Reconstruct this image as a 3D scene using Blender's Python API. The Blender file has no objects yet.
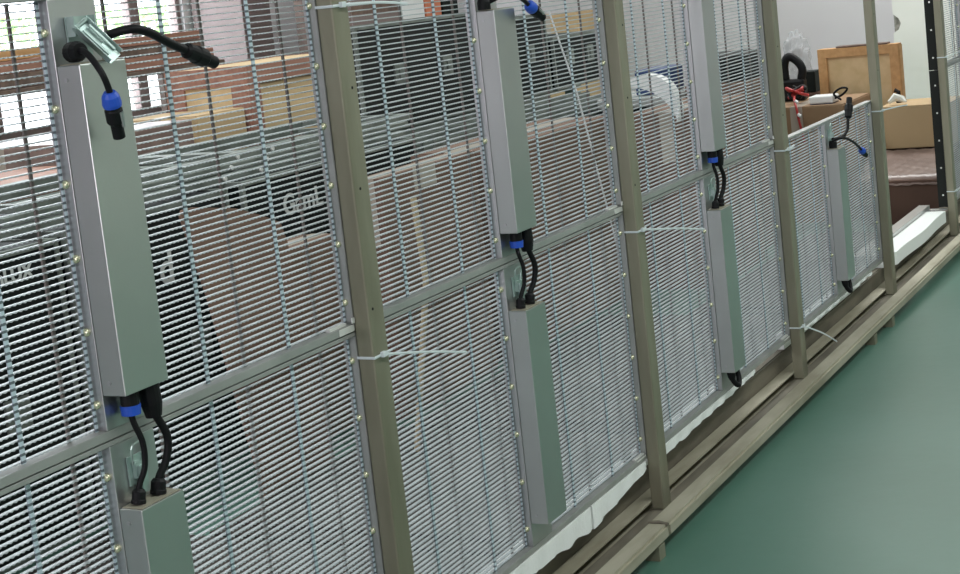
import bpy, bmesh, math, random
from mathutils import Vector, Matrix
random.seed(7)
S = bpy.context.scene
COL = S.collection
PI = math.pi

# ------------------------------------------------------------------ camera
cam_d = bpy.data.cameras.new('camera'); cam = bpy.data.objects.new('camera', cam_d); COL.objects.link(cam)
R_ = Vector((0.45376579, -0.884552, -0.10800169)); U_ = Vector((0.16119042, -0.03772395, 0.98620208)); F_ = Vector((0.87642128, 0.46491361, -0.12546347))
m = Matrix(((R_.x, U_.x, -F_.x, -1.6312), (R_.y, U_.y, -F_.y, -1.2164), (R_.z, U_.z, -F_.z, 0.9501), (0, 0, 0, 1)))
cam.matrix_world = m
cam_d.sensor_width = 36.0; cam_d.sensor_fit = 'HORIZONTAL'
cam_d.lens = 36.0 * 1612.14 / 960.0
cam_d.shift_y = -88.8 / 960.0
cam_d.clip_start = 0.02; cam_d.clip_end = 200
S.camera = cam

# ------------------------------------------------------------------ world, light, exposure
S.view_settings.view_transform = 'Standard'; S.view_settings.look = 'None'
S.view_settings.gamma = 1.0; S.view_settings.use_curve_mapping = False
S.view_settings.exposure = 0.7
W = bpy.data.worlds.new('world'); S.world = W; W.use_nodes = True
bg = W.node_tree.nodes['Background']; bg.inputs[0].default_value = (0.86, 0.93, 1.0, 1); bg.inputs[1].default_value = 4.0
FZ = -0.115          # floor height (the panels' lower edge is z = 0)
X0, X1, Y0, Y1, ZC = -4.2, 8.0, -4.0, 5.0, 2.75

def area(name, loc, rot, sx, sy, power, col):
    d = bpy.data.lights.new(name, 'AREA'); d.shape = 'RECTANGLE'; d.size = sx; d.size_y = sy
    d.energy = power; d.color = col
    o = bpy.data.objects.new(name, d); COL.objects.link(o); o.location = loc; o.rotation_euler = rot
    return o
area('window_or_fill_light', (4.6, 5.35, 1.35), (PI / 2, 0, PI), 3.6, 1.9, 70, (0.9, 0.95, 1.0))
area('ceiling_or_fill_light', (1.5, 1.9, 2.6), (0, 0, 0), 5.0, 0.5, 50, (0.93, 1.0, 1.0))
area('ceiling_or_fill_light', (1.2, -1.9, 2.6), (0, 0, 0), 6.0, 0.5, 55, (0.95, 1.0, 0.98))
area('ceiling_or_fill_light', (5.9, 0.2, 2.6), (0, 0, 0), 0.5, 3.0, 56, (1.0, 1.0, 0.97))  # added fill light without a fixture, brightens the right wall and crate
area('window_or_fill_light', (X0 + 0.15, 0.2, 1.15), (PI / 2, 0, -PI / 2), 3.0, 1.5, 45, (1.0, 0.93, 1.0))  # unseen fill light added for the left-facing metal sides; no window in this wall

# ------------------------------------------------------------------ materials
def newmat(name):
    mt = bpy.data.materials.new(name); mt.use_nodes = True
    return mt, mt.node_tree, mt.node_tree.nodes['Principled BSDF']
def rgb(c): return (c[0], c[1], c[2], 1)
def mat(name, c, rough=0.6, metal=0.0, c2=None, scale=6.0, bump=0.0, bscale=60.0, detail=4.0, stretch=(1, 1, 1), lo=0.35, hi=0.65, alpha=None):
    mt, nt, b = newmat(name); N = nt.nodes; L = nt.links
    b.inputs['Base Color'].default_value = rgb(c); b.inputs['Roughness'].default_value = rough; b.inputs['Metallic'].default_value = metal
    tc = N.new('ShaderNodeTexCoord'); mp = N.new('ShaderNodeMapping'); mp.inputs['Scale'].default_value = stretch
    L.new(tc.outputs['Object'], mp.inputs[0])
    if c2:
        n = N.new('ShaderNodeTexNoise'); n.inputs['Scale'].default_value = scale; n.inputs['Detail'].default_value = detail
        r = N.new('ShaderNodeValToRGB'); r.color_ramp.elements[0].position = lo; r.color_ramp.elements[1].position = hi
        r.color_ramp.elements[0].color = rgb(c); r.color_ramp.elements[1].color = rgb(c2)
        L.new(mp.outputs[0], n.inputs[0]); L.new(n.outputs[0], r.inputs[0]); L.new(r.outputs[0], b.inputs['Base Color'])
    if bump:
        n2 = N.new('ShaderNodeTexNoise'); n2.inputs['Scale'].default_value = bscale; n2.inputs['Detail'].default_value = 3
        bp = N.new('ShaderNodeBump'); bp.inputs['Strength'].default_value = bump; bp.inputs['Distance'].default_value = 0.002
        L.new(mp.outputs[0], n2.inputs[0]); L.new(n2.outputs[0], bp.inputs['Height']); L.new(bp.outputs[0], b.inputs['Normal'])
    return mt
M = {}
M['floor'] = mat('green_floor_paint', (0.068, 0.162, 0.120), 0.42, c2=(0.082, 0.185, 0.142), scale=2.2, bump=0.25, bscale=25)
M['wall'] = mat('pale_lavender_wall', (0.70, 0.66, 0.68), 0.85, c2=(0.76, 0.73, 0.735), scale=0.9)
M['wall_lilac'] = mat('lilac_wall', (0.62, 0.50, 0.66), 0.85, c2=(0.68, 0.56, 0.70), scale=0.9)
M['alu_dull'] = mat('dull_aluminium', (0.26, 0.285, 0.26), 0.5, 0.5, c2=(0.16, 0.18, 0.16), scale=12)
M['wall_green'] = mat('pale_green_wall', (0.60, 0.64, 0.57), 0.85, c2=(0.64, 0.67, 0.60), scale=0.9)
M['ceiling'] = mat('ceiling_paint', (0.62, 0.63, 0.62), 0.9)
M['pillar'] = mat('cream_plaster', (0.78, 0.79, 0.73), 0.9, c2=(0.82, 0.82, 0.77), scale=4)
M['wound'] = mat('broken_plaster', (0.20, 0.20, 0.17), 0.95, c2=(0.38, 0.36, 0.32), scale=60)
M['alu'] = mat('brushed_aluminium', (0.60, 0.60, 0.60), 0.36, 0.9, c2=(0.55, 0.555, 0.555), scale=9, bump=0.08, bscale=220, stretch=(1, 1, 0.15))
M['alu_bar'] = mat('aluminium_bar', (0.46, 0.46, 0.445), 0.42, 0.4, c2=(0.38, 0.385, 0.37), scale=14, bump=0.1, bscale=150)
M['box'] = mat('power_box_sheet', (0.56, 0.58, 0.56), 0.34, 0.92, c2=(0.52, 0.54, 0.52), scale=5, bump=0.05, bscale=300)
M['slat'] = mat('pale_strip_board', (0.42, 0.455, 0.47), 0.38, 0.15, c2=(0.345, 0.38, 0.395), scale=25)
M['rear'] = mat('rear_strut', (0.20, 0.165, 0.15), 0.6, 0.2)
M['galv'] = mat('galvanised_olive_tube', (0.225, 0.215, 0.150), 0.48, 0.4, c2=(0.32, 0.305, 0.225), scale=7, bump=0.12, bscale=60, stretch=(3, 3, 0.6), lo=0.3, hi=0.7)
M['beam'] = mat('dusty_tan_steel', (0.30, 0.275, 0.20), 0.6, 0.25, c2=(0.44, 0.41, 0.32), scale=11, bump=0.25, bscale=80, stretch=(0.5, 2, 2))
M['beam_dark'] = mat('dirty_brown_steel', (0.12, 0.108, 0.082), 0.65, 0.25, c2=(0.22, 0.195, 0.15), scale=10, bump=0.25, bscale=80, stretch=(0.5, 2, 2))
M['foam'] = mat('white_foam', (0.88, 0.90, 0.88), 0.9, bump=0.5, bscale=180)
M['screw'] = mat('pale_zinc_screw', (0.80, 0.80, 0.55), 0.25, 0.7)
M['bright'] = mat('bright_bolt', (0.85, 0.85, 0.82), 0.3, 0.3)
M['zinc'] = mat('blue_zinc_latch', (0.60, 0.72, 0.68), 0.32, 0.7, c2=(0.45, 0.57, 0.54), scale=40)
M['black'] = mat('black_rubber', (0.008, 0.008, 0.009), 0.5)
M['blue'] = mat('blue_ring', (0.02, 0.09, 0.55), 0.4)
M['tie'] = mat('white_nylon', (0.72, 0.78, 0.80), 0.35)
M['wood'] = mat('plywood', (0.60, 0.43, 0.23), 0.6, c2=(0.68, 0.50, 0.29), scale=5, stretch=(0.5, 4, 4), bump=0.1)
M['wood_frame'] = mat('orange_timber', (0.50, 0.27, 0.11), 0.55, c2=(0.60, 0.34, 0.15), scale=8, stretch=(0.5, 5, 5), bump=0.1)
M['wood_red'] = mat('red_brown_board', (0.26, 0.12, 0.085), 0.6, c2=(0.38, 0.19, 0.13), scale=6, stretch=(0.4, 5, 5))
M['wood_dark'] = mat('dark_brown_board', (0.10, 0.065, 0.05), 0.6, c2=(0.17, 0.11, 0.085), scale=6, stretch=(3, 3, 0.4))
M['card'] = mat('cardboard', (0.165, 0.102, 0.076), 0.8, c2=(0.215, 0.135, 0.10), scale=3)
M['card_tan'] = mat('tan_cardboard', (0.50, 0.35, 0.19), 0.8, c2=(0.55, 0.39, 0.22), scale=3)
M['mat'] = mat('shade_dark_floor_card', (0.035, 0.028, 0.024), 0.8, c2=(0.06, 0.045, 0.038), scale=4)  # near-black colour stands in for the shade on the floor behind the mesh
M['card_brown'] = mat('brown_cardboard', (0.27, 0.165, 0.09), 0.8, c2=(0.32, 0.20, 0.115), scale=3)
M['card_dark'] = mat('dark_cardboard', (0.095, 0.055, 0.042), 0.75, c2=(0.14, 0.08, 0.06), scale=4)
M['tape'] = mat('packing_tape', (0.42, 0.36, 0.30), 0.3)
M['wrap'] = mat('crumpled_film', (0.20, 0.135, 0.115), 0.3, c2=(0.30, 0.21, 0.18), scale=9, bump=0.8, bscale=18)
M['case'] = mat('black_laminate', (0.007, 0.010, 0.009), 0.6)
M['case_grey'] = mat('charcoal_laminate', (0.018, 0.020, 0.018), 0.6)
M['ink'] = mat('white_print', (0.62, 0.64, 0.62), 0.6)
M['orange'] = mat('orange_card', (0.62, 0.20, 0.10), 0.6)
M['white'] = mat('white_plastic', (0.78, 0.78, 0.78), 0.4)
M['red'] = mat('red_cable', (0.42, 0.03, 0.03), 0.4)
M['navy'] = mat('navy_plastic', (0.02, 0.05, 0.16), 0.4)
M['purple'] = mat('lilac_plastic', (0.42, 0.24, 0.62), 0.4)
M['straw'] = mat('straw_wood', (0.55, 0.44, 0.27), 0.6)
M['frame_paint'] = mat('brown_window_paint', (0.20, 0.15, 0.14), 0.5)
M['yard'] = mat('pale_concrete', (0.85, 0.85, 0.85), 0.9)
M['leaf'] = mat('hedge_leaf', (0.36, 0.56, 0.22), 0.7, c2=(0.50, 0.70, 0.34), scale=6)
M['bag'] = None
# light ribs: dotted look comes from holes punched at the strip pitch
PITCH = 0.0078125
def rib_mat():
    mt, nt, b = newmat('punched_rib'); N = nt.nodes; L = nt.links
    tc = N.new('ShaderNodeTexCoord'); sp = N.new('ShaderNodeSeparateXYZ'); L.new(tc.outputs['Object'], sp.inputs[0])
    a = N.new('ShaderNodeMath'); a.operation = 'DIVIDE'; a.inputs[1].default_value = PITCH; L.new(sp.outputs['Z'], a.inputs[0])
    f = N.new('ShaderNodeMath'); f.operation = 'FRACT'; L.new(a.outputs[0], f.inputs[0])
    g = N.new('ShaderNodeMath'); g.operation = 'GREATER_THAN'; g.inputs[1].default_value = 0.62; L.new(f.outputs[0], g.inputs[0])
    mx = N.new('ShaderNodeMix'); mx.data_type = 'RGBA'; mx.inputs[6].default_value = (0.60, 0.70, 0.77, 1); mx.inputs[7].default_value = (0.13, 0.16, 0.18, 1)
    L.new(g.outputs[0], mx.inputs[0]); L.new(mx.outputs[2], b.inputs['Base Color'])
    b.inputs['Metallic'].default_value = 0.1; b.inputs['Roughness'].default_value = 0.35
    return mt
M['rib'] = rib_mat()
def film_mat():
    mt, nt, b = newmat('clear_bubble_film')
    b.inputs['Base Color'].default_value = (0.9, 0.92, 0.95, 1); b.inputs['Roughness'].default_value = 0.15
    b.inputs['Alpha'].default_value = 0.38
    n2 = nt.nodes.new('ShaderNodeTexVoronoi'); n2.inputs['Scale'].default_value = 45
    bp = nt.nodes.new('ShaderNodeBump'); bp.inputs['Strength'].default_value = 1.0; bp.inputs['Distance'].default_value = 0.01
    nt.links.new(n2.outputs[0], bp.inputs['Height']); nt.links.new(bp.outputs[0], b.inputs['Normal'])
    return mt
M['bag'] = film_mat()
def glass_mat():
    mt, nt, b = newmat('window_glass')
    b.inputs['Base Color'].default_value = (1, 1, 1, 1); b.inputs['Roughness'].default_value = 0.0
    b.inputs['Alpha'].default_value = 0.08
    return mt
M['glass'] = glass_mat()

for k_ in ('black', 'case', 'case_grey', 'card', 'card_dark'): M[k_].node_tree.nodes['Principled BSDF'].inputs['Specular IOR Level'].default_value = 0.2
# ------------------------------------------------------------------ helpers
def bx(bm, x0, x1, y0, y1, z0, z1):
    v = [bm.verts.new(p) for p in ((x0, y0, z0), (x1, y0, z0), (x1, y1, z0), (x0, y1, z0), (x0, y0, z1), (x1, y0, z1), (x1, y1, z1), (x0, y1, z1))]
    for f in ((0, 3, 2, 1), (4, 5, 6, 7), (0, 1, 5, 4), (1, 2, 6, 5), (2, 3, 7, 6), (3, 0, 4, 7)):
        bm.faces.new([v[i] for i in f])
    return v
def box_bm(*a, bevel=0.0, seg=2):
    bm = bmesh.new(); bx(bm, *a)
    if bevel: bmesh.ops.bevel(bm, geom=list(bm.edges), offset=bevel, segments=seg, affect='EDGES', profile=0.5)
    return bm
def boxes_bm(lst, bevel=0.0):
    bm = bmesh.new()
    for a in lst:
        b2 = bmesh.new(); bx(b2, *a)
        if bevel: bmesh.ops.bevel(b2, geom=list(b2.edges), offset=bevel, segments=2, affect='EDGES')
        me = bpy.data.meshes.new('t'); b2.to_mesh(me); b2.free(); bm.from_mesh(me); bpy.data.meshes.remove(me)
    return bm
def smooth_path(pts, n=8):
    P = [Vector(p) for p in pts]
    if len(P) < 3: return P
    out = []
    Q = [P[0] * 2 - P[1]] + P + [P[-1] * 2 - P[-2]]
    for i in range(1, len(Q) - 2):
        a, b, c, d = Q[i - 1], Q[i], Q[i + 1], Q[i + 2]
        for k in range(n):
            t = k / n
            out.append(0.5 * ((2 * b) + (c - a) * t + (2 * a - 5 * b + 4 * c - d) * t * t + (3 * b - a - 3 * c + d) * t ** 3))
    out.append(P[-1]); return out
def tube(bm, pts, rad, seg=12, flat=None):
    P = [Vector(p) for p in pts]; n = len(P)
    rads = rad if isinstance(rad, (list, tuple)) else [rad] * n
    rings = []; up = None
    for i, p in enumerate(P):
        d = (P[min(i + 1, n - 1)] - P[max(i - 1, 0)]).normalized()
        if up is None:
            up = Vector((0, 0, 1)) if abs(d.z) < 0.9 else Vector((0, -1, 0))
        s = d.cross(up).normalized(); up = s.cross(d).normalized()
        ring = []
        for k in range(seg):
            a = 2 * PI * k / seg
            fx, fy = (flat or (1, 1))
            ring.append(bm.verts.new(p + rads[i] * (math.cos(a) * fx * s + math.sin(a) * fy * up)))
        rings.append(ring)
    for i in range(n - 1):
        for k in range(seg):
            bm.faces.new((rings[i][k], rings[i][(k + 1) % seg], rings[i + 1][(k + 1) % seg], rings[i + 1][k]))
    bm.faces.new(list(reversed(rings[0]))); bm.faces.new(rings[-1])
def tube_bm(pts, rad, seg=12, flat=None):
    bm = bmesh.new(); tube(bm, pts, rad, seg, flat); return bm
def obj(name, bm, mt, parent=None, loc=None, smooth=False):
    me = bpy.data.meshes.new(name)
    bmesh.ops.recalc_face_normals(bm, faces=list(bm.faces))
    if smooth:
        for f in bm.faces: f.smooth = True
    bm.to_mesh(me); bm.free(); me.materials.append(mt)
    o = bpy.data.objects.new(name, me); COL.objects.link(o)
    if parent: o.parent = parent
    if loc: o.location = loc
    return o
def thing(name, label, cat, loc=(0, 0, 0), group=None):
    o = bpy.data.objects.new(name, None); COL.objects.link(o); o.location = loc; o.empty_display_size = 0.1
    o['label'] = label; o['category'] = cat
    if group: o['group'] = group
    return o
def tag(o, label, cat, group=None):
    o['label'] = label; o['category'] = cat
    if group: o['group'] = group
    return o
def struct(name, bm, mt):
    o = obj(name, bm, mt); o['kind'] = 'structure'; return o
def dup(root, loc, label, skip=()):
    r = root.copy(); COL.objects.link(r); r.location = loc; r['label'] = label
    for ch in list(root.children):
        if ch.name.split('.')[0] in skip: continue
        c = ch.copy(); COL.objects.link(c); c.parent = r
        for g in list(ch.children):
            d = g.copy(); COL.objects.link(d); d.parent = c
    return r

# ------------------------------------------------------------------ the setting
struct('floor', box_bm(X0, X1, Y0, Y1, FZ - 0.1, FZ), M['floor'])
struct('ceiling', box_bm(X0, X1, Y0, Y1, ZC, ZC + 0.1), M['ceiling'])
struct('wall_left', box_bm(X0 - 0.1, X0, Y0, Y1, FZ, ZC), M['wall_lilac'])
struct('wall_right', box_bm(X1, X1 + 0.1, Y0, Y1, FZ, ZC), M['wall'])
struct('wall_front', box_bm(X0, X1, Y0 - 0.1, Y0, FZ, ZC), M['wall_green'])
WIN = [(1.9, 3.3), (3.7, 5.32), (5.58, 6.46)]; WZ0, WZ1 = 0.44, 2.15
segs = []; xs = [X0] + [v for w in WIN for v in w] + [X1]
for i in range(0, len(xs), 2): segs.append((xs[i], xs[i + 1], Y1, Y1 + 0.12, FZ, ZC))
for a, b in WIN: segs += [(a, b, Y1, Y1 + 0.12, FZ, WZ0), (a, b, Y1, Y1 + 0.12, WZ1, ZC)]
struct('wall_back', boxes_bm(segs), M['wall'])
for n, (a, b) in enumerate(WIN):
    w = (b - a)
    fr = [(a, b, Y1 + 0.02, Y1 + 0.08, WZ0, WZ0 + 0.05), (a, b, Y1 + 0.02, Y1 + 0.08, WZ1 - 0.05, WZ1),
          (a, a + 0.04, Y1 + 0.02, Y1 + 0.08, WZ0 + .05, WZ1 - .05), (b - 0.04, b, Y1 + 0.02, Y1 + 0.08, WZ0 + .05, WZ1 - .05)]
    k = 3 if w > 1 else 2
    for j in range(1, k):
        c = a + w * j / k; fr.append((c - 0.045, c + 0.045, Y1 + 0.02, Y1 + 0.08, WZ0 + .05, WZ1 - .05))
    o = struct('window_%d' % (n + 1), boxes_bm(fr, 0.004), M['frame_paint'])
    g = obj('window_pane', box_bm(a + 0.03, b - 0.03, Y1 + 0.045, Y1 + 0.05, WZ0 + .04, WZ1 - .04), M['glass'], o)
# outside yard and hedge
struct('ground', box_bm(-20, 60, Y1 + 0.12, 40, FZ - 0.3, FZ - 0.1), M['yard'])
bm = bmesh.new()
for i in range(2600):
    x = random.uniform(20, 56); y = 30 + random.uniform(0, 1.2); z = FZ + random.uniform(0, 1.0) ** 0.8 * (1.80 + 0.08 * math.sin(x * 1.3))
    r = random.uniform(0.10, 0.22); a = random.uniform(0, PI); t = random.uniform(-0.8, 0.8)
    u = Vector((math.cos(a), math.sin(a), 0)) * r; v = Vector((-math.sin(a) * math.sin(t), math.cos(a) * math.sin(t), math.cos(t))) * r * 0.7
    c = Vector((x, y, z)); bm.faces.new([bm.verts.new(c + q) for q in (-u, -v, u, v)])
tag(obj('hedge', bm, M['leaf']), 'bright green hedge seen outside through the windows', 'hedge')['kind'] = 'stuff'

# ------------------------------------------------------------------ mesh panels
XB = 0.264                      # a panel boundary (post centre); panels are 1 m wide and 0.5 m high
D = 0.0205                       # frame depth
CL, CR = 0.454, 0.531           # centre channel, measured from the panel's left edge
def grille_bm(x0, x1):
    bm = bmesh.new(); n = int(round((x1 - x0) / PITCH)) * 2; dx = (x1 - x0) / n
    nb = 61; z0 = 0.0135
    yf, yb = 0.0135, 0.0195; t = 0.0007
    for i in range(nb + 1):
        z = z0 + i * (0.4915 - z0) / nb
        prev = None
        for k in range(n + 1):
            x = x0 + k * dx; lo = z - (0.0011 if k % 2 else 0.0)
            cur = (bm.verts.new((x, yf, z + t)), bm.verts.new((x, yb, z + t)), bm.verts.new((x, yb, z - 0.0002)), bm.verts.new((x, yf - (0.0008 if k % 2 else 0), lo)))
            if prev:
                for q in range(4): bm.faces.new((prev[q], prev[(q + 1) % 4], cur[(q + 1) % 4], cur[q]))
            else: bm.faces.new(cur)
            prev = cur
        bm.faces.new(tuple(reversed(prev)))
    return bm
def screw_bm(r=0.0050, h=0.0042):
    bm = bmesh.new(); tube(bm, [(0, 0, 0), (-h * 0.7, 0, 0), (-h, 0, 0)], [r, r * 0.95, r * 0.5], 10); return bm
def make_panel():
    t = thing('led_mesh_panel', '', 'panel', (XB - 1, 0, 0), 'slatted mesh display panels in the wall')
    fr = [(0.0015, 0.9985, 0, D, 0.0008, 0.0115), (0.0015, 0.9985, 0, D, 0.4935, 0.4992)]
    fr += [(0.0015, 0.020, 0, D, 0.0115, 0.4935), (0.980, 0.9985, 0, D, 0.0115, 0.4935)]
    obj('frame', boxes_bm(fr, 0.0007), M['alu_bar'], t)
    obj('centre_channel', box_bm(CL, CR, 0.0003, D - 0.0005, 0.0117, 0.4933, bevel=0.0006), M['alu'], t)
    for a, b in ((0.020, CL), (CR, 0.980)):
        obj('slat_grille', grille_bm(a + 0.0008, b - 0.0008), M['slat'], t)
    s = 0.0893
    for x, kind in ((.066, 0), (.155, 1), (.244, 0), (.333, 1), (.414, 0), (.568, 0), (.657, 1), (.746, 0), (.835, 1), (.918, 0)):
        if kind: obj('rib', box_bm(x - .0033, x + .0033, .0105, .0125, .0118, .4932, bevel=0.0005), M['rib'], t)
        else: obj('rear_strut', box_bm(x - .0020, x + .0020, .0197, .0225, .0118, .4932), M['rear'], t)
    # lit strip ends beside the uprights
    for x in (.0235, CL - .0045, CR + .0045, .9765):
        obj('rib', box_bm(x - .002, x + .002, .0105, .0125, .0118, .4932, bevel=0.0004), M['rib'], t)
    sc = screw_bm(); me = bpy.data.meshes.new('screw')
    for f in sc.faces: f.smooth = True
    sc.to_mesh(me); sc.free(); me.materials.append(M['screw'])
    for x in (CL, 0.980):
        for k in range(6):
            o = bpy.data.objects.new('screw', me); COL.objects.link(o); o.parent = t
            o.location = (x - 0.0002, 0.0095, 0.042 + 0.0832 * k)
    # power box on the channel
    bo = obj('power_box', box_bm(CL + .0006, CR - .0003, -0.0326, 0.0, 0.0520, 0.4210, bevel=0.0012), M['box'], t)
    pts = [(CL + .0003, -.012, .405), (CL + .0003, -.012, .067)]
    for p in pts:
        q = obj('screw', tube_bm([p, (p[0] - .0014, p[1], p[2])], .0024, 10), M['alu'], bo)
    obj('end_plate', box_bm(CL + .004, CR - .003, -.0300, -.002, .4211, .4222, bevel=.0003), M['beam'], bo)
    return t
def make_latch(parent, swing=0.5, z=0.447):
    la = obj('toggle_latch', boxes_bm([(CL + .022, CL + .060, -.0030, -.0002, z - .018, z + .026), (CL + .022, CL + .026, -.014, -.0028, z + .004, z + .026), (CL + .056, CL + .060, -.014, -.0028, z + .004, z + .026)], .0006), M['zinc'], parent)
    # lever: a folded U of sheet hanging outwards from the hinge
    bm = boxes_bm([(-.0105, .0105, -.0015, 0, -.054, 0), (-.0118, -.0105, -.008, 0, -.052, .002), (.0105, .0118, -.008, 0, -.052, .002), (-.008, .008, -.0035, -.0015, -.051, -.032)], .0004)
    tube(bm, [(-.013, -.004, -.001), (.013, -.004, -.001)], .0028, 10)
    tube(bm, [(-.006, -.0055, -.046), (-.006, -.0055, -.008)], .0018, 8); tube(bm, [(.006, -.0055, -.046), (.006, -.0055, -.008)], .0018, 8)
    lv = obj('lever', bm, M['zinc'], la)
    lv.location = (CL + .031, -.012, z + .016); lv.rotation_euler = (-swing, -0.44, 0)
    return la
def plain_latch(parent, z=0.452):
    la = obj('toggle_latch', boxes_bm([(CL + .022, CL + .052, -.0030, -.0002, z - .012, z + .022), (CL + .028, CL + .046, -.0085, -.0028, z - .004, z + .014), (CL + .031, CL + .043, -.0125, -.008, z - .022, z + .010)], .0006), M['zinc'], parent)
    bm = bmesh.new(); tube(bm, smooth_path([(CL + .028, -.005, z + .012), (CL + .027, -.008, z + .034), (CL + .047, -.008, z + .034), (CL + .046, -.005, z + .012)], 5), .0014, 8)
    obj('hook_wire', bm, M['zinc'], la)
P = make_panel()
labels = {
 (0, 0): 'lower slatted mesh panel at the left edge, its metal box cut off at the bottom',
 (0, 1): 'upper slatted mesh panel at the left, with the longest metal box and an open latch',
 (1, 0): 'lower slatted mesh panel between the first and second olive posts',
 (1, 1): 'upper slatted mesh panel between the first and second olive posts',
 (2, 0): 'lower slatted mesh panel between the second and third olive posts',
 (2, 1): 'upper slatted mesh panel between the second and third olive posts',
 (3, 0): 'low slatted mesh panel with nothing above it, between the third and fourth olive posts',
 (5, 0): 'lower slatted mesh panel beyond the farthest post at the right picture edge',
 (5, 1): 'upper slatted mesh panel beyond the farthest post at the right picture edge'}
protos = {}
for (c, r), lb in labels.items():
    loc = (XB - 1 + c, 0, 0.5 * r)
    if (c, r) == (0, 0): q = P; q['label'] = lb
    else: q = dup(P, loc, lb)
    protos[(c, r)] = q
for k, q in protos.items():
    if k == (0, 1): make_latch(q, 0.55)
    elif k[0] < 5: plain_latch(q)
# row of bright joining bolts along the outer side of the last panels' upright
for r in (0, 1):
    for k in range(5):
        obj('bolt', tube_bm([(0.0015, 0.017, 0.045 + 0.1 * k), (-0.001, 0.017, 0.045 + 0.1 * k)], 0.0035, 10), M['bright'], protos[(5, r)])
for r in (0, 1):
    g_ = obj('dark_reflection_strip', box_bm(-.0006, .0014, .001, .0355, .001, .499), M['case_grey'], protos[(5, r)]); g_['label'] = 'charcoal strip carrying the dark reflection of the upright'  # added strip: dark reflection on the upright put into its colour
# joining bracket and pale tab at the panel corners beside the first and second posts
for k, bx_ in (((0, 1), 0.93), ((1, 1), 0.93), ((2, 1), 0.93)):
    obj('corner_bracket', boxes_bm([(.940, .979, -.0016, -.0002, .0015, .011), (.972, .9785, -.004, -.0016, .013, .021), (.925, .968, .004, .012, .0116, .0155)], .0004), M['bright'], protos[k])
for k in ((1, 0), (2, 0)):
    obj('corner_bracket', boxes_bm([(.930, .976, .003, .010, .0116, .0150), (.930, .976, -.0014, -.0001, .0085, .0112)], .0004), M['bright'], protos[k])

# upright and floor rail of the gap
# ------------------------------------------------------------------ posts
post_lb = ['nearest olive steel post, with two long zip ties', 'second olive steel post, with a zip tie below the panel joint',
           'third olive steel post, left of the gap over the low panel', 'fourth olive steel post, in front of the cardboard boxes', 'farthest olive steel post, at the right picture edge']
def make_post(k):
    bm = box_bm(0.2439 + k, 0.2849 + k, -0.0275, -0.0006, FZ + .0125, 2.0, bevel=0.0030, seg=3)
    o = obj('steel_post', bm, M['galv']); return tag(o, post_lb[k], 'post', 'olive steel posts holding the panels')
for k in range(5):
    o = make_post(k)
    for z, xx in ((0.70, 0.26), (0.53, 0.255), (0.84, 0.27)):
        obj('drill_hole', tube_bm([(xx + k, -0.0274, z + 0.02 * k), (xx + k, -0.0279, z + 0.02 * k)], 0.0022, 10), M['black'], o)

# ------------------------------------------------------------------ base beams
def beam(name, lb, parts, mt, bev=0.003):
    return tag(obj(name, boxes_bm(parts, bev), mt), lb, 'beam')
beam('base_beam', 'tan steel beam on the floor just behind the posts', [(-3, 6.5, 0.0005, 0.0360, -0.0915, -0.088), (-3, 6.5, 0.0325, 0.0360, FZ, -0.0916), (-3, 6.5, 0.0005, 0.0324, FZ, FZ + .003)], M['beam'], 0.0008)
beam('inner_strip', 'dark dirty steel strip on the floor between the posts and the outer rail', [(-3, 6.5, -0.0672, -0.0008, FZ, FZ + .012)], M['beam_dark'], .001)
beam('rear_beam', 'brown steel beam under the white foam and the panels', [(-3, 6.5, 0.0375, 0.092, FZ, -0.0415)], M['beam_dark'])
o = beam('outer_rail', 'nearer length of the tan outer rail raised off the green floor', [(-3, 1.058, -0.110, -0.0675, -0.088, -0.061)], M['beam'], 0.005)
feet = {0: [(-0.9, -.87), (1.005, 1.035)], 1: [(2.655, 2.685), (2.865, 2.895), (4.4, 4.43)]}
for a, b in feet[0]: obj('rail_foot', box_bm(a, b, -0.108, -0.080, FZ, -0.0875), M['galv'], o)
obj('weld_seam', tube_bm([(1.057, -.1095, -.062), (1.060, -.09, -.0595), (1.057, -.07, -.0605)], 0.0035, 8), M['beam_dark'], o)
o = beam('outer_rail', 'farther length of the tan outer rail running to the right picture edge', [(1.062, 6.5, -0.110, -0.0675, -0.088, -0.061)], M['beam'], 0.005)
for a, b in feet[1]: obj('rail_foot', box_bm(a, b, -0.108, -0.080, FZ, -0.0875), M['galv'], o)
# grey bar across the gap between the last posts
o = thing('floor_channel', 'grey aluminium bar across the empty bay between the last two posts', 'bar', (3.29, 0, 0))
obj('bar', box_bm(0, 0.965, 0.066, 0.105, -0.0412, 0.012, bevel=.001), M['alu'], o)
obj('end_tab', box_bm(0.925, 0.955, 0.000, 0.0655, -0.003, -0.0005, bevel=.0004), M['alu'], o)

# foam strips
def foam(lb, x0, x1, ytop, fn, zt=-0.0006):
    bm = bmesh.new(); n = max(6, int((x1 - x0) / 0.012)); prev = None
    for i in range(n + 1):
        x = x0 + (x1 - x0) * i / n; h = fn((x - x0) / (x1 - x0)) + random.uniform(-.0012, .0012)
        c = [bm.verts.new(p) for p in ((x, -.0015, zt), (x, ytop, zt), (x, ytop, zt - 0.0395), (x, 0.036, zt - 0.0395), (x, 0.0355, zt - h), (x, -.0015 - .002 * math.sin(i), zt - h))]
        if prev:
            for q in range(6): bm.faces.new((prev[q], prev[(q + 1) % 6], c[(q + 1) % 6], c[q]))
        else: bm.faces.new(c)
        prev = c
    bm.faces.new(list(reversed(prev)))
    return tag(obj('foam_strip', bm, M['foam']), lb, 'foam', 'white foam strips')
foam('long white foam strip under the panels before the dark slit', 0.30, 0.957, 0.055, lambda t: 0.016 + 0.024 * t + .002 * math.sin(40 * t))
foam('short thick white foam strip ending at the second post', 0.964, 1.235, 0.055, lambda t: 0.043 - 0.026 * t + .002 * math.sin(17 * t))
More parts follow.
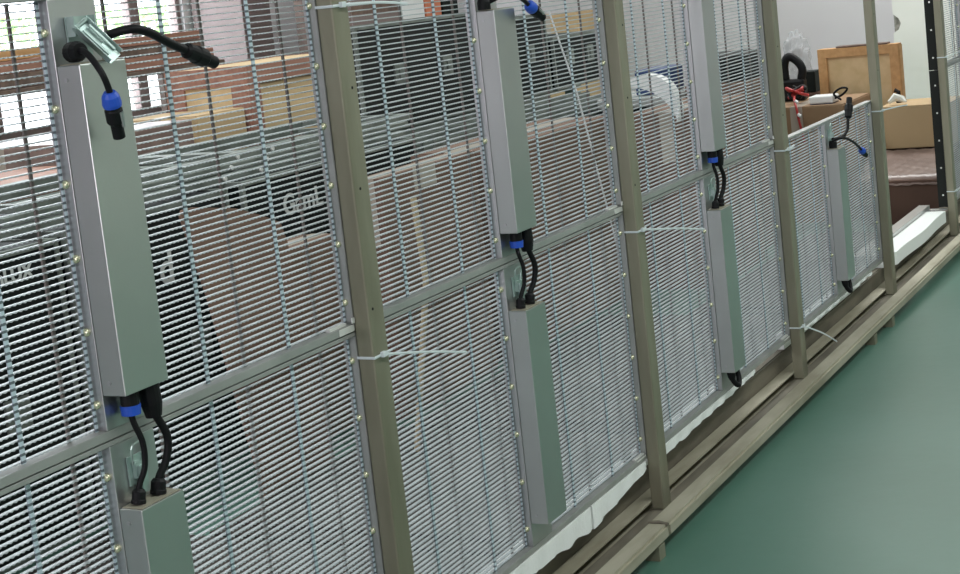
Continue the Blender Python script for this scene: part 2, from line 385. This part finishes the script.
foam('tapering white foam strip between the second and third posts', 1.295, 1.95, 0.055, lambda t: 0.022 - 0.014 * t + .001 * math.sin(30 * t))
foam('thin white foam edge under the low single panel', 2.30, 3.10, 0.055, lambda t: 0.006 + .001 * math.sin(33 * t))
bm = bmesh.new(); prev = None
for i in range(31):
    t = i / 30; x = 3.36 + 0.82 * t; y0 = -0.006 + 0.004 * math.sin(9 * t) + (0.02 if 0.0 < t < 0.06 else 0)
    c = [bm.verts.new(p) for p in ((x, y0, -.0408), (x, y0, 0.0), (x, 0.064, 0.0), (x, 0.064, -.0408))]
    if prev:
        for q in range(4): bm.faces.new((prev[q], prev[(q + 1) % 4], c[(q + 1) % 4], c[q]))
    else: bm.faces.new(c)
    prev = c
bm.faces.new(list(reversed(prev)))
tag(obj('foam_strip', bm, M['foam']), 'wide bright white foam strip lying in the empty bay before the last post', 'foam', 'white foam strips')

# ------------------------------------------------------------------ cables
def cable(lb, path, r=0.0038, plug=None, ring=None, start_ring=None, gland=None, cat='cable', group=None, soft=8):
    P_ = smooth_path(path, soft); base = P_[0]
    t = thing('power_cable', lb, cat, tuple(base), group)
    loc = lambda v: Vector(v) - base
    obj('cord', tube_bm([loc(p) for p in P_], r, 10), M['black'], t, smooth=True)
    if plug:      # plug at the path's end pointing along the last direction
        L_, rr = plug; d = (P_[-1] - P_[-2]).normalized(); e = P_[-1] - d * 0.004
        prof = [(0, .62), (.06, .95), (.32, 1.0), (.36, 1.12), (.62, 1.12), (.66, .95), (.70, .78), (1.0, .78)]
        pg = obj('plug', tube_bm([loc(e + d * L_ * a) for a, _ in prof], [rr * b for _, b in prof], 16), M['black'], t, smooth=False)
        if ring:
            obj('ring', tube_bm([loc(e - d * .003), loc(e + d * .002), loc(e + d * L_ * .2), loc(e + d * L_ * .27)], [rr * .75, rr * 1.1, rr * 1.22, rr * 1.15], 16), M['blue'], pg)
        if not ring: return t
        off = (Vector((0, -1, 0)) - d * d.dot(Vector((0, -1, 0)))).normalized() * rr * 1.08
        obj('release_tab', tube_bm([loc(e + d * L_ * .38 + off), loc(e + d * L_ * .72 + off)], rr * .26, 8), M['alu'], pg)
    if start_ring is not None:
        L_, rr, blue = start_ring; d = (P_[1] - P_[0]).normalized()
        c = obj('connector', tube_bm([loc(base - d * .002), loc(base + d * L_ * .6), loc(base + d * L_)], [rr, rr * 1.0, rr * .75], 16), M['black'], t)
        if blue: obj('ring', tube_bm([loc(base + d * L_ * .55), loc(base + d * L_ * .98)], [rr * 1.12, rr * 1.05], 16), M['blue'], c)
    if gland:
        L_, rr = gland; d = (P_[-1] - P_[-2]).normalized()
        obj('gland_nut', tube_bm([loc(P_[-1] - d * L_), loc(P_[-1] - d * L_ * .8), loc(P_[-1] - d * L_ * .3), loc(P_[-1] - d * L_ * .25), loc(P_[-1] - d * .0003)], [rr * .7, rr, rr, rr * 1.08, rr * 1.08], 14), M['black'], t)
    return t
# dangling pair from the top of the first upper box
cable('black cable arching right from the open latch to a black plug', [(-.222, -.006, .944), (-.222, -.034, .950), (-.216, -.056, .9525), (-.195, -.062, .947), (-.160, -.062, .932), (-.128, -.060, .921)], .0052, plug=(.060, .0098))
cable('black cable hanging to a blue-ringed plug before the largest metal box', [(-.268, -.0135, .9345), (-.279, -.040, .934), (-.286, -.064, .912), (-.2795, -.066, .893), (-.2755, -.064, .882)], .0036, plug=(.052, .0088), ring=True, start_ring=(.020, .0115, False))
# cables joining upper and lower boxes: (column x offset)
jl = ['left of the nearest post', 'between first and second posts', 'between second and third posts']
for k in range(3):
    x = XB - 1 + k + CL
    cable('blue-collared black cable joining two metal boxes ' + jl[k],
          [(x + .024, -.017, .5505), (x + .024, -.017, .520), (x + .031, -.021, .490), (x + .030, -.020, .462), (x + .021, -.016, .442), (x + .017, -.015, .4226)], .0036,
          start_ring=(.026, .0105, True), gland=(.017, .0078), group='cables joining the boxes')
    cable('plain black cable joining two metal boxes ' + jl[k],
          [(x + .058, -.017, .5505), (x + .060, -.018, .520), (x + .073, -.022, .486), (x + .069, -.020, .460), (x + .056, -.016, .440), (x + .052, -.015, .4226)], .0048,
          start_ring=(.038, .0125, False), gland=(.018, .0088), group='cables joining the boxes')
# second box, top pair
x = XB - 1 + 1 + CL
cable('black cable with blue-ringed plug drooping right at the top of the second box', [(x + .010, -.008, .930), (x + .025, -.050, .944), (x + .060, -.055, .934), (x + .090, -.055, .920)], .0036, plug=(.055, .0088), ring=True)
tag(obj('cable_plug', tube_bm([(x + .004, -.014, .9226), (x + .004, -.014, .935), (x + .003, -.014, .940), (x + .003, -.014, .962)], [.011, .011, .009, .009], 14), M['black']), 'black plug standing upright on top of the second upper box', 'plug')
# fourth (low) box, top pair
x = XB - 1 + 3 + CL
cable('black cable rising from the low far panel to an upright black plug', [(x + .030, -.010, .446), (x + .060, -.030, .447), (x + .100, -.036, .462), (x + .112, -.036, .482), (x + .120, -.036, .496)], .0042, plug=(.062, .0105))
cable('thin black cable from the low far box with a blue-ringed plug falling right', [(x + .012, -.0060, .440), (x + .030, -.040, .448), (x + .090, -.050, .430), (x + .150, -.050, .408), (x + .185, -.050, .392)], .0036, plug=(.050, .0088), ring=True)
tag(obj('cable_plug', tube_bm([(x + .020, -.014, .4224), (x + .020, -.014, .440)], .011, 14), M['black']), 'short black plug on top of the low far box', 'plug')
# stub plugs under the lower boxes of the third and fourth columns
for k, w in ((2, 'third'), (3, 'fourth')):
    x = XB - 1 + k + CL
    cable('looped black cable stub under the %s lower metal box' % w, [(x + .016, -.016, .0518), (x + .018, -.020, .030), (x + .034, -.026, .016), (x + .052, -.022, .028), (x + .056, -.016, .0518)], .0062, start_ring=(.020, .0090, False), group='cable stubs under the boxes')

# ------------------------------------------------------------------ zip ties
def zip_tie(lb, k, z, tail):
    a, b, y0, y1 = 0.2425 + k, 0.2865 + k, -0.0290, 0.0005
    t = thing('zip_tie', lb, 'zip tie', (a, y0, z), 'white zip ties around the posts')
    lc = lambda p: (p[0] - a, p[1] - y0, p[2] - z)
    bm = bmesh.new(); w = 0.0022
    for seg in (((a, y0, z), (b, y0, z + .001)), ((a, y1 - .001, z + .0005), (a, y0, z))):
        tube(bm, [lc(seg[0]), lc(seg[1])], w, 6, flat=(0.5, 1))
    obj('band', bm, M['tie'], t)
    obj('head', box_bm(*[v for pr in zip(lc((a + .016, y0 - .006, z - .003)), lc((a + .026, y0 + .0005, z + .005))) for v in pr], bevel=.001), M['tie'], t)
    s = (a + .021, y0 - .004, z + .001)
    obj('tail', tube_bm([lc(p) for p in smooth_path([s, tuple((s[i] + tail[i]) / 2 + (0, -.006, .002)[i] for i in range(3)), tail], 6)], w, 6, flat=(0.5, 1)), M['tie'], t)
zip_tie('long white zip tie around the nearest post at the top picture edge', 0, .954, (.418, -.045, .9465))
zip_tie('long white zip tie around the nearest post just below the panel joint', 0, .462, (.478, -.045, .412))
zip_tie('white zip tie around the second post below the panel joint', 1, .459, (1.585, -.040, .4025))
zip_tie('short white zip tie around the third post below the panel joint', 2, .482, (2.305, -.034, .488))
zip_tie('white zip tie low on the third post, its tail drooping over the beam', 2, .030, (2.49, -.050, -.065))
zip_tie('white zip tie around the fourth post, tail before the tan carton', 3, .466, (3.53, -.045, .452))
zip_tie('white zip tie on the farthest post, upper of the two', 4, .545, (4.45, -.04, .548))
zip_tie('white zip tie on the farthest post, lower of the two', 4, .060, (4.40, -.04, .078))

# ------------------------------------------------------------------ workshop behind the mesh
def carton(lb, x0, x1, y0, y1, z0, z1, mt='card', name='cardboard_box', group=None):
    t = thing(name, lb, 'box', (x0, y0, z0), group); w, d, h = x1 - x0, y1 - y0, z1 - z0
    obj('body', box_bm(0, w, 0, d, 0, h - .004, bevel=.004), M[mt], t)
    g = .002
    obj('flap', box_bm(.003, w - .003, .003, d / 2 - g, h - .0045, h - .0005), M[mt], t)
    obj('flap', box_bm(.003, w - .003, d / 2 + g, d - .003, h - .0045, h - .0005), M[mt], t)
    obj('packing_tape', boxes_bm([(-.0008, w + .0008, d / 2 - .025, d / 2 + .025, h - .0005, h + .0003), (-.0012, 0.0, d / 2 - .025, d / 2 + .025, h * .72, h)]), M['tape'], t)
    return t
def flight_case(lb, x0, x1, y0, y1, z0, z1, text=None, mt='case', tz=.5, tx=.5, size=.07):
    t = thing('flight_case', lb, 'case', (x0, y0, z0), 'black flight cases behind the mesh'); w, d, h = x1 - x0, y1 - y0, z1 - z0
    obj('body', box_bm(.004, w - .004, .004, d - .004, .002, h - .003, bevel=.004), M[mt], t)
    e = .013; E = []
    for a in (0, w - e):
        for b in (0, d - e): E.append((a, a + e, b, b + e, 0, h))
    for c in (0, h - e):
        for b in (0, d - e): E.append((e, w - e, b, b + e, c, c + e))
        for a in (0, w - e): E.append((a, a + e, e, d - e, c, c + e))
    obj('edge_trim', boxes_bm(E, .001), M['alu_dull'], t)
    for a in (w * .3, w * .7):
        obj('catch', boxes_bm([(a - .035, a + .035, -.004, .004, h * .42, h * .42 + .07), (a - .012, a + .012, -.010, -.004, h * .42 + .015, h * .42 + .055)], .001), M['alu_dull'], t)
    if text:
        c = bpy.data.curves.new('lettering', 'FONT'); c.body = text; c.size = size; c.extrude = .0006; c.offset = .0016
        tmp = bpy.data.objects.new('lettering_curve', c); me = bpy.data.meshes.new_from_object(tmp); bpy.data.objects.remove(tmp)
        me.materials.append(M['ink'])
        o = bpy.data.objects.new('lettering', me); COL.objects.link(o); o.parent = t; o.rotation_euler = (PI / 2, 0, 0); o.location = (w * tx, .0025, h * tz)
    return t
# black cases in a row
flight_case('black flight case at far left with white lettering, behind the lower mesh', .35, .98, 1.20, 1.75, FZ, .53, 'nLUX', tz=.895, tx=.69, size=.045)
flight_case('black flight case showing a white letter beside the brown cardboard sheet', 1.00, 1.60, 1.20, 1.75, FZ, .54, 'd', tz=.72, tx=.50, size=.11)
flight_case('black flight case lettered GamL, beside the nearest post', 1.66, 2.56, 1.20, 1.75, FZ, .545, 'GamL', tz=.825, tx=.19, size=.078)
flight_case('charcoal flight case under the big tall case, between the first two posts', 2.62, 3.42, 1.22, 1.75, FZ, .475)
flight_case('black flight case behind the second box, lowest', 3.46, 4.35, 1.22, 1.75, FZ, .46)
flight_case('big dark case standing high behind the upper mesh right of the nearest post', 2.93, 3.80, 1.60, 1.76, .516, .885, mt='case_grey')
flight_case('black case standing high behind the top of the second box', 3.84, 4.42, 1.60, 1.95, .516, .84)
flight_case('small black case on the aluminium rails left of the second post', 4.47, 5.00, 1.60, 2.00, .516, .735)
# support table under the high cases
def table(lb, x0, x1, y0, y1, z1, mt, th=.03, name='work_table'):
    t = thing(name, lb, 'table', (x0, y0, FZ)); w, d, h = x1 - x0, y1 - y0, z1 - FZ
    obj('table_top', box_bm(0, w, 0, d, h - th, h, bevel=.003), M[mt], t)
    for a in (.02, w - .06):
        for b in (.02, d - .06): obj('leg', box_bm(a, a + .04, b, b + .04, 0, h - th - .0005, bevel=.002), M[mt], t)
    return t
table('aluminium-edged work table carrying the high black cases', 2.75, 5.10, 1.77, 2.05, .514, 'alu_dull')
# loose aluminium extrusions lying on the cases
rl = thing('aluminium_rails', 'three long aluminium rails lying on the row of black cases', 'rail', (2.6, 1.2, .49))
for dy, dz in ((0.02, 0.012), (0.20, 0.012), (0.38, 0.012)):
    obj('rail', boxes_bm([(.10, 1.74, dy, dy + .045, dz - .025, dz - .020), (.10, 1.74, dy, dy + .006, dz - .020, dz + .012), (.10, 1.74, dy + .039, dy + .045, dz - .020, dz + .012)], .001), M['alu_dull'], rl)
for i in range(3):
    t = thing('frame_stack', ['flat aluminium frame, lowest of the pile on the black cases', 'flat aluminium frame, middle of the pile on the black cases', 'flat aluminium frame, topmost of the pile on the black cases'][i], 'frame', (.85 + .06 * i, 1.26 + .02 * i, .546 + .021 * i), 'flat frames piled on the cases')
    w, d = 1.75, .42
    obj('frame', boxes_bm([(0, w, 0, .03, 0, .018), (0, w, d - .03, d, 0, .018), (0, .03, .03, d - .03, 0, .018), (w - .03, w, .03, d - .03, 0, .018), (w / 2 - .03, w / 2 + .03, .03, d - .03, 0, .018)], .001), M['alu_dull'], t)
    for q in range(2): obj('corner_bolt', tube_bm([(.82 + .16 * q, -.0005, .009), (.82 + .16 * q, -.006, .009)], .006, 10), M['bright'], t)
# leaning cardboard sheet with rounded corner, cartons before the cases
bm = bmesh.new(); prof = [(0.02, 0), (0.0, .10)]
outl = [(1.20, FZ), (1.155, .36), (1.124, .545), (1.135, .556), (1.177, .555), (1.321, .528), (1.413, .496), (1.478, .468), (1.489, .42), (1.49, FZ)]
fv = [bm.verts.new((x, .905 + .22 * (z - FZ) * .5, z)) for x, z in outl]; bv = [bm.verts.new((x, .912 + .22 * (z - FZ) * .5, z)) for x, z in outl]
bm.faces.new(fv); bm.faces.new(list(reversed(bv)))
for i in range(len(outl)): bm.faces.new((fv[i], fv[(i + 1) % len(outl)], bv[(i + 1) % len(outl)], bv[i]))
tag(obj('cardboard_sheet', bm, M['card']), 'brown cardboard sheet with a rounded corner leaning on the black cases', 'cardboard')
carton('brown carton right of the rounded cardboard sheet', 1.50, 1.80, 1.02, 1.14, FZ, .385)
obj_ = carton('brown carton with pale tape patch, behind the upper mesh right of the nearest post', 1.83, 2.36, .90, .985, FZ, .515)
obj('tape_patch', box_bm(.17, .29, -.0015, 0, .575, .632), M['tape'], obj_)
carton('orange-brown carton behind the mesh right of the second box', 2.44, 3.30, .88, 1.16, FZ, .505)
for lb, a, b, c, d in (('flattened cardboard coloured dark as shade on the floor behind the lower left mesh', -.6, .95, .12, 1.15), ('flattened cardboard coloured dark as shade on the floor behind the nearest post', .97, 1.75, .12, .89),
        ('flattened cardboard coloured dark as shade on the floor behind the mesh between the first two posts', 1.77, 3.0, .12, .86), ('flattened cardboard coloured dark as shade on the floor behind the third and fourth columns of mesh', 3.02, 4.4, .12, .56)):
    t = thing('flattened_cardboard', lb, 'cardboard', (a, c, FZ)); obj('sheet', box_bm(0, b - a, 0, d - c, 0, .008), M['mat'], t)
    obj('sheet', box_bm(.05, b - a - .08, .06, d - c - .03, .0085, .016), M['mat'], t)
# broom stick and cane
tag(obj('wooden_stick', tube_bm([(1.475, .60, .515), (1.49, .60, .32), (1.53, .70, -.0945)], .0075, 8), M['straw']), 'straw-coloured stick standing before the brown carton', 'stick')
tag(obj('white_rod', tube_bm([(2.342, .62, .882), (2.425, .60, .655), (2.62, .56, -.0955)], .0026, 8), M['white']), 'thin white rod leaning behind the mesh right of the second box', 'rod')

# timber bench by the windows
t = table('timber bench stacked with boards in front of the windows', 3.0, 5.6, 4.10, 4.55, .745, 'wood_dark', name='timber_bench')
for i, (a, b, z, h, mt, lb) in enumerate(((3.1, 4.3, .745, .07, 'wood_dark', 'dark board on the bench, lowest on the left'), (4.4, 5.55, .745, .07, 'wood_red', 'red-brown board on the bench, lowest on the right'),
        (3.2, 4.35, .816, .06, 'wood_red', 'red-brown board on the bench, middle left'), (4.42, 5.5, .816, .055, 'wood_dark', 'dark board on the bench, middle right'),
        (3.15, 4.3, .877, .048, 'wood_frame', 'orange-brown board topmost on the left of the bench'), (4.45, 5.5, .872, .045, 'wood_red', 'red-brown board topmost on the right of the bench'))):
    tag(obj('timber_board', box_bm(a, b, 4.12 + .01 * i, 4.5, z + .0006, z + h, bevel=.004), M[mt]), lb, 'board', 'boards stacked on the bench')
# plywood crate
def crate(lb, x0, x1, y0, y1, z0, z1, axis='y', f=.055, mt='wood', mf='wood_frame'):
    t = thing('wooden_crate', lb, 'crate', (x0, y0, z0)); w, d, h = x1 - x0, y1 - y0, z1 - z0
    obj('body', box_bm(.012, w - .012, .012, d - .012, .002, h - .002), M[mt], t)
    fr = []
    for z in (0, h - f): fr += [(0, w, 0, .012, z, z + f), (0, w, d - .012, d, z, z + f), (0, .012, .0125, d - .0125, z, z + f), (w - .012, w, .0125, d - .0125, z, z + f)]
    for a in (0, w - f): fr += [(a, a + f, 0, .012, f, h - f), (a, a + f, d - .012, d, f, h - f)]
    for b in (.0125, d - .0125 - f): fr += [(0, .012, b, b + f, f, h - f), (w - .012, w, b, b + f, f, h - f)]
    obj('batten_frame', boxes_bm(fr, .0015), M[mf], t)
    return t
crate('long plywood crate with red-brown battens, behind the frames at the left', 3.42, 4.20, 2.40, 2.80, .40, .775, f=.075, mf='wood_red')
table('low dark table under the long plywood crate', 3.05, 4.5, 2.35, 3.0, .399, 'wood_dark')
carton('small plywood-coloured carton left of the long plywood crate', 3.10, 3.40, 2.42, 2.80, .4, .62, mt='card_tan')
carton('brown carton wrapped in film, in front of the low left window pane', 2.30, 2.98, 2.35, 2.9, FZ, .62, mt='wrap')
carton('red-brown carton at the left edge below the window', 1.40, 2.22, 2.0, 2.5, FZ, .56, mt='wood_red')
# tall stuff in the far corner
tag(obj('wall_cabinet', box_bm(6.52, 6.82, 4.6, 4.98, FZ, 1.6, bevel=.005), M['frame_paint']), 'dark brown cabinet standing right of the windows', 'cabinet')
t = thing('slatted_crate', 'tall brown slatted crate in the far corner', 'crate', (6.00, 3.50, FZ))
obj('body', box_bm(.01, .53, .01, .38, 0, 1.60), M['wood_dark'], t)
for i in range(9): obj('slat', box_bm(0, .54, 0, .009, .06 + .17 * i, .17 + .17 * i, bevel=.002), M['frame_paint'], t)
tag(obj('white_carton', box_bm(6.56, 6.82, 3.5, 3.8, FZ, 1.5, bevel=.006), M['white']), 'tall white carton beside the slatted crate', 'box')
tag(obj('orange_carton', box_bm(6.84, 7.03, 3.5, 3.75, FZ, 1.4, bevel=.006), M['orange']), 'tall orange carton beside the white one', 'box')
tag(obj('black_carton', box_bm(7.05, 7.25, 3.5, 3.75, FZ, 1.4, bevel=.006), M['case']), 'tall black carton at the end of the corner row', 'box')
tag(obj('red_sign', box_bm(7.10, 7.20, 4.97, 4.998, 1.02, 1.14, bevel=.003), M['orange']), 'small red plate on the wall left of the nearest post', 'plate')
carton('orange-brown carton behind the small black case', 6.9, 7.35, 2.55, 2.95, FZ, .78, mt='card_tan')

# stuff between second and third posts
carton('brown carton behind the third upper panel, left part', 3.42, 3.95, .60, .86, FZ, .49)
carton('brown carton behind the third upper panel, right of the third box', 4.08, 4.42, .66, .90, FZ, .525)
t = thing('equipment_case', 'dark green lidded case on the carton right of the third box', 'case', (4.09, .665, .5265))
obj('body', box_bm(0, .31, 0, .22, 0, .070, bevel=.006), M['case'], t); obj('lid', box_bm(-.003, .313, -.003, .223, .0705, .097, bevel=.006), M['case_grey'], t)
# white curved roll over a grey machine
t = thing('machine', 'grey machine with pipes under the white rolled sheet, right of the second post', 'machine', (3.98, .92, FZ))
obj('body', box_bm(0, .29, 0, .28, 0, .58, bevel=.01), M['case'], t)
obj('top_plate', box_bm(-.02, .31, -.02, .29, .5805, .62, bevel=.006), M['alu_bar'], t)
obj('pipe', tube_bm([(-.03, .04, .52), (-.03, .26, .52)], .018, 12), M['alu_bar'], t)
obj('pipe', tube_bm([(-.035, .04, .44), (-.035, .26, .44)], .014, 12), M['alu_bar'], t)
bm = bmesh.new(); prev = None
arc = smooth_path([(0, .835, .600), (0, .80, .622), (0, .745, .622), (0, .70, .600), (0, .672, .560), (0, .660, .505), (0, .665, .468)], 5)
for i, a in enumerate(arc):
    d_ = (arc[min(i + 1, len(arc) - 1)] - arc[max(i - 1, 0)]).normalized(); nrm = Vector((0, -d_.z, d_.y)); th = .012 + .045 * math.sin(PI * min(1, i / len(arc) + .1)) 
    lo_ = a - (nrm if nrm.z > 0 or nrm.y < 0 else -nrm) * 0 + Vector((0, .6, -.8)) * th
    c = [bm.verts.new(v) for v in ((3.36, a.y, a.z), (3.41, a.y, a.z), (3.41, lo_.y, lo_.z), (3.36, lo_.y, lo_.z))]
    if prev:
        for q in range(4): bm.faces.new((prev[q], prev[(q + 1) % 4], c[(q + 1) % 4], c[q]))
    else: bm.faces.new(c)
    prev = c
bm.faces.new(list(reversed(prev)))
tag(obj('foam_roll', bm, M['white'], smooth=False), 'curved white sheet draped behind the mesh right of the second post', 'sheet')
tag(obj('navy_box', box_bm(3.99, 4.22, .95, 1.06, .5062, .60, bevel=.006), M['navy']), 'small navy blue box on the grey machine', 'box')
# right part: cartons, wooden crate, pillar
CB = 5.05
carton('brown carton under the red cables and the black bag', 4.70, 5.14, .47, .86, FZ, .36, mt='card_brown')
carton('brown carton stacked under the wooden crate', 5.20, 5.65, .33, .722, FZ, .195, mt='card_tan')
t = thing('wooden_crate', 'light plywood crate with orange timber frame, left of the cream pillar', 'crate', (5.20, .355, .197))
w, d, h = .07, .345, .355
obj('body', box_bm(.014, w, .006, d - .006, 0, h - .006), M['wood'], t)
f = .038
obj('batten_frame', boxes_bm([(0, .014, 0, d, 0, f), (0, .014, 0, d, h - f, h), (0, .014, 0, f, f, h - f), (0, .014, d - f, d, f, h - f), (.0142, w, 0, d, h - .0058, h), (.0142, w, -.002, .0055, f, h - .0065)], .0012), M['wood_frame'], t)
tag(obj('black_tray', box_bm(5.205, 5.265, .40, .62, .5525, .560, bevel=.002), M['wood_dark']), 'flat dark strip lying on top of the plywood crate', 'strip')
# red cable bundle, adapter
t = thing('cable_bundle', 'red and black cable bundle lying left of the white adapter', 'cable', (4.74, .68, .3615))
for i in range(7):
    a = random.uniform(0, 6); pts = [(random.uniform(.0, .06), .045 * math.cos(a + q) * random.uniform(.5, 1) + .02, .018 + .026 * abs(math.sin(q * 1.7 + i)) + .004 * i) for q in (0, 1.2, 2.4, 3.6, 4.8)]
    obj('cord', tube_bm([(p[0] + .09, p[1], p[2]) for p in smooth_path(pts, 6)], .0065, 8), M['red'] if i % 3 else M['black'], t, smooth=True)
obj('cord', tube_bm(smooth_path([(.07, .02, .03), (.0, .0, .022), (-.052, -.02, .0), (-.058, -.03, -.06), (-.056, -.045, -.15)], 6), .005, 8), M['red'], t, smooth=True)
for p in ((-.066, -.03, -.03), (-.03, -.012, .022)): obj('white_clip', tube_bm([p, (p[0] - .004, p[1] - .012, p[2] - .008)], .007, 8), M['white'], t)
t = thing('power_adapter', 'white power adapter with a looped black lead, before the plywood crate', 'adapter', (4.74, .522, .3625))
bm = box_bm(0, .10, .0, .10, .0, .030, bevel=.006); obj('body', bm, M['white'], t)
obj('base', box_bm(.004, .096, .004, .096, -.0018, -.0002), M['navy'], t)
obj('lead', tube_bm(smooth_path([(.03, .0, .016), (.02, -.035, .030), (.02, -.055, .052), (.02, -.030, .056), (.02, .0, .034), (.01, -.03, .010)], 6), .0045, 8), M['black'], t, smooth=True)
# black bag with handle hole, bubble wrap
t = thing('black_bag', 'black upright bag with an oval handle hole, left of the plywood crate', 'bag', (4.96, .70, .3605))
obj('body', box_bm(0, .06, 0, .10, 0, .09, bevel=.01), M['black'], t)
bm = bmesh.new(); tube(bm, smooth_path([(.03, .018, .085), (.03, .010, .130), (.03, .030, .165), (.03, .065, .185), (.03, .085, .150), (.03, .084, .085)], 6), .018, 8)
obj('handle', bm, M['black'], t, smooth=True)
tag(obj('black_block', box_bm(5.24, 5.34, .730, .785, .3695, .46, bevel=.004), M['case']), 'black block between the bag and the plywood crate', 'block')
carton('dark brown carton behind the black bag', 5.22, 5.62, .725, 1.2, FZ, .369, mt='card_dark')
bm = bmesh.new(); bmesh.ops.create_icosphere(bm, subdivisions=4, radius=1)
for v in bm.verts:
    p = v.co.copy(); k = 1 + .16 * math.sin(7 * p.x + 3 * p.y) * math.cos(6 * p.z) + .08 * math.sin(15 * p.y + 9 * p.z)
    v.co = Vector((5.46 + p.x * .06 * k, .865 + p.y * .058 * k, .505 + p.z * .115 * k))
tag(obj('bubble_wrap', bm, M['bag'], smooth=True), 'crumpled clear bubble wrap behind the black bag', 'wrap')
# cartons at the right of the gap
t = thing('cardboard_box', 'large tan carton right of the fourth post', 'box', (4.90, .10, .1445))
obj('body', box_bm(0, .29, 0, .28, 0, .168, bevel=.004), M['card_tan'], t)
obj('flap', box_bm(.002, .288, .002, .278, .1684, .172), M['card_tan'], t)
t = thing('wrapped_carton', 'dark brown film-wrapped carton beneath the large tan carton', 'box', (4.60, .08, FZ))
pr = [(0, 0), (0, .170), (.26, .253), (.59, .253), (.59, 0)]
bm = bmesh.new(); fv = [bm.verts.new((x, 0, z)) for x, z in pr]; bv = [bm.verts.new((x, .33, z)) for x, z in pr]
bm.faces.new(fv); bm.faces.new(bv)
for i in range(5): bm.faces.new((fv[i], fv[(i + 1) % 5], bv[(i + 1) % 5], bv[i]))
obj('body', bm, M['card_dark'], t)
bm = bmesh.new(); nx, ny = 18, 20; g_ = []
for i in range(nx + 1):
    row = []
    for j in range(ny + 1):
        u = i / nx; x = -.006 + .272 * u; z = .176 + .083 * u - (.022 * (1 - u * 12) if u < 1 / 12 else 0)
        row.append(bm.verts.new((x, -.003 + .336 * j / ny, z + .0022 * math.sin(j * 2.1 + i * 1.3) + .0015 * math.cos(i * 2.7 - j))))
    g_.append(row)
for i in range(nx):
    for j in range(ny): bm.faces.new((g_[i][j], g_[i + 1][j], g_[i + 1][j + 1], g_[i][j + 1]))
obj('film_wrap', bm, M['wrap'], t, smooth=True)
tag(obj('crumpled_paper', tube_bm([(4.95, .350, .3300), (4.97, .33, .348), (4.97, .30, .340), (4.95, .28, .329)], [.008, .018, .014, .004], 7), M['pillar']), 'crumpled pale paper on the tan carton beside the pillar', 'paper')
tag(obj('black_hook', tube_bm([(5.06, .335, .3172), (5.06, .335, .362), (5.06, .350, .368)], [.012, .009, .010], 9), M['black']), 'small black hook standing beside the crumpled paper', 'hook')
# cream pillar with a damaged edge
bm = bmesh.new()
outl = [(0.30, FZ), (0.595, FZ), (0.607, .2), (0.60, .545), (.575, .560), (.562, .59), (.572, .615), (.597, .635), (.603, .9), (.603, ZC), (.30, ZC)]
fv = [bm.verts.new((6.20, y, z)) for y, z in outl]; bv = [bm.verts.new((6.60, y, z)) for y, z in outl]
bm.faces.new(fv); bm.faces.new(bv)
for i in range(len(outl)): bm.faces.new((fv[i], fv[(i + 1) % len(outl)], bv[(i + 1) % len(outl)], bv[i]))
pl = obj('wall_pillar', bm, M['pillar']); pl['kind'] = 'structure'
obj('broken_edge', box_bm(6.215, 6.60, .555, .5985, .535, .645, bevel=.006), M['wound'], pl)
tag(obj('dark_panel', box_bm(6.9, 7.0, -.55, .28, FZ, 1.4, bevel=.005), M['navy']), 'dark blue-grey sheet standing beyond the farthest post', 'sheet')
# ceiling lamps
for i, (x, y, l) in enumerate(((1.5, 1.9, 5.0), (1.2, -1.9, 6.0))):
    t = thing('ceiling_lamp', ['long tube lamp over the workshop side', 'long tube lamp over the walkway side'][i], 'lamp', (x, y, 2.62))
    obj('housing', box_bm(-l / 2, l / 2, -.06, .06, .02, .1299, bevel=.005), M['white'], t)
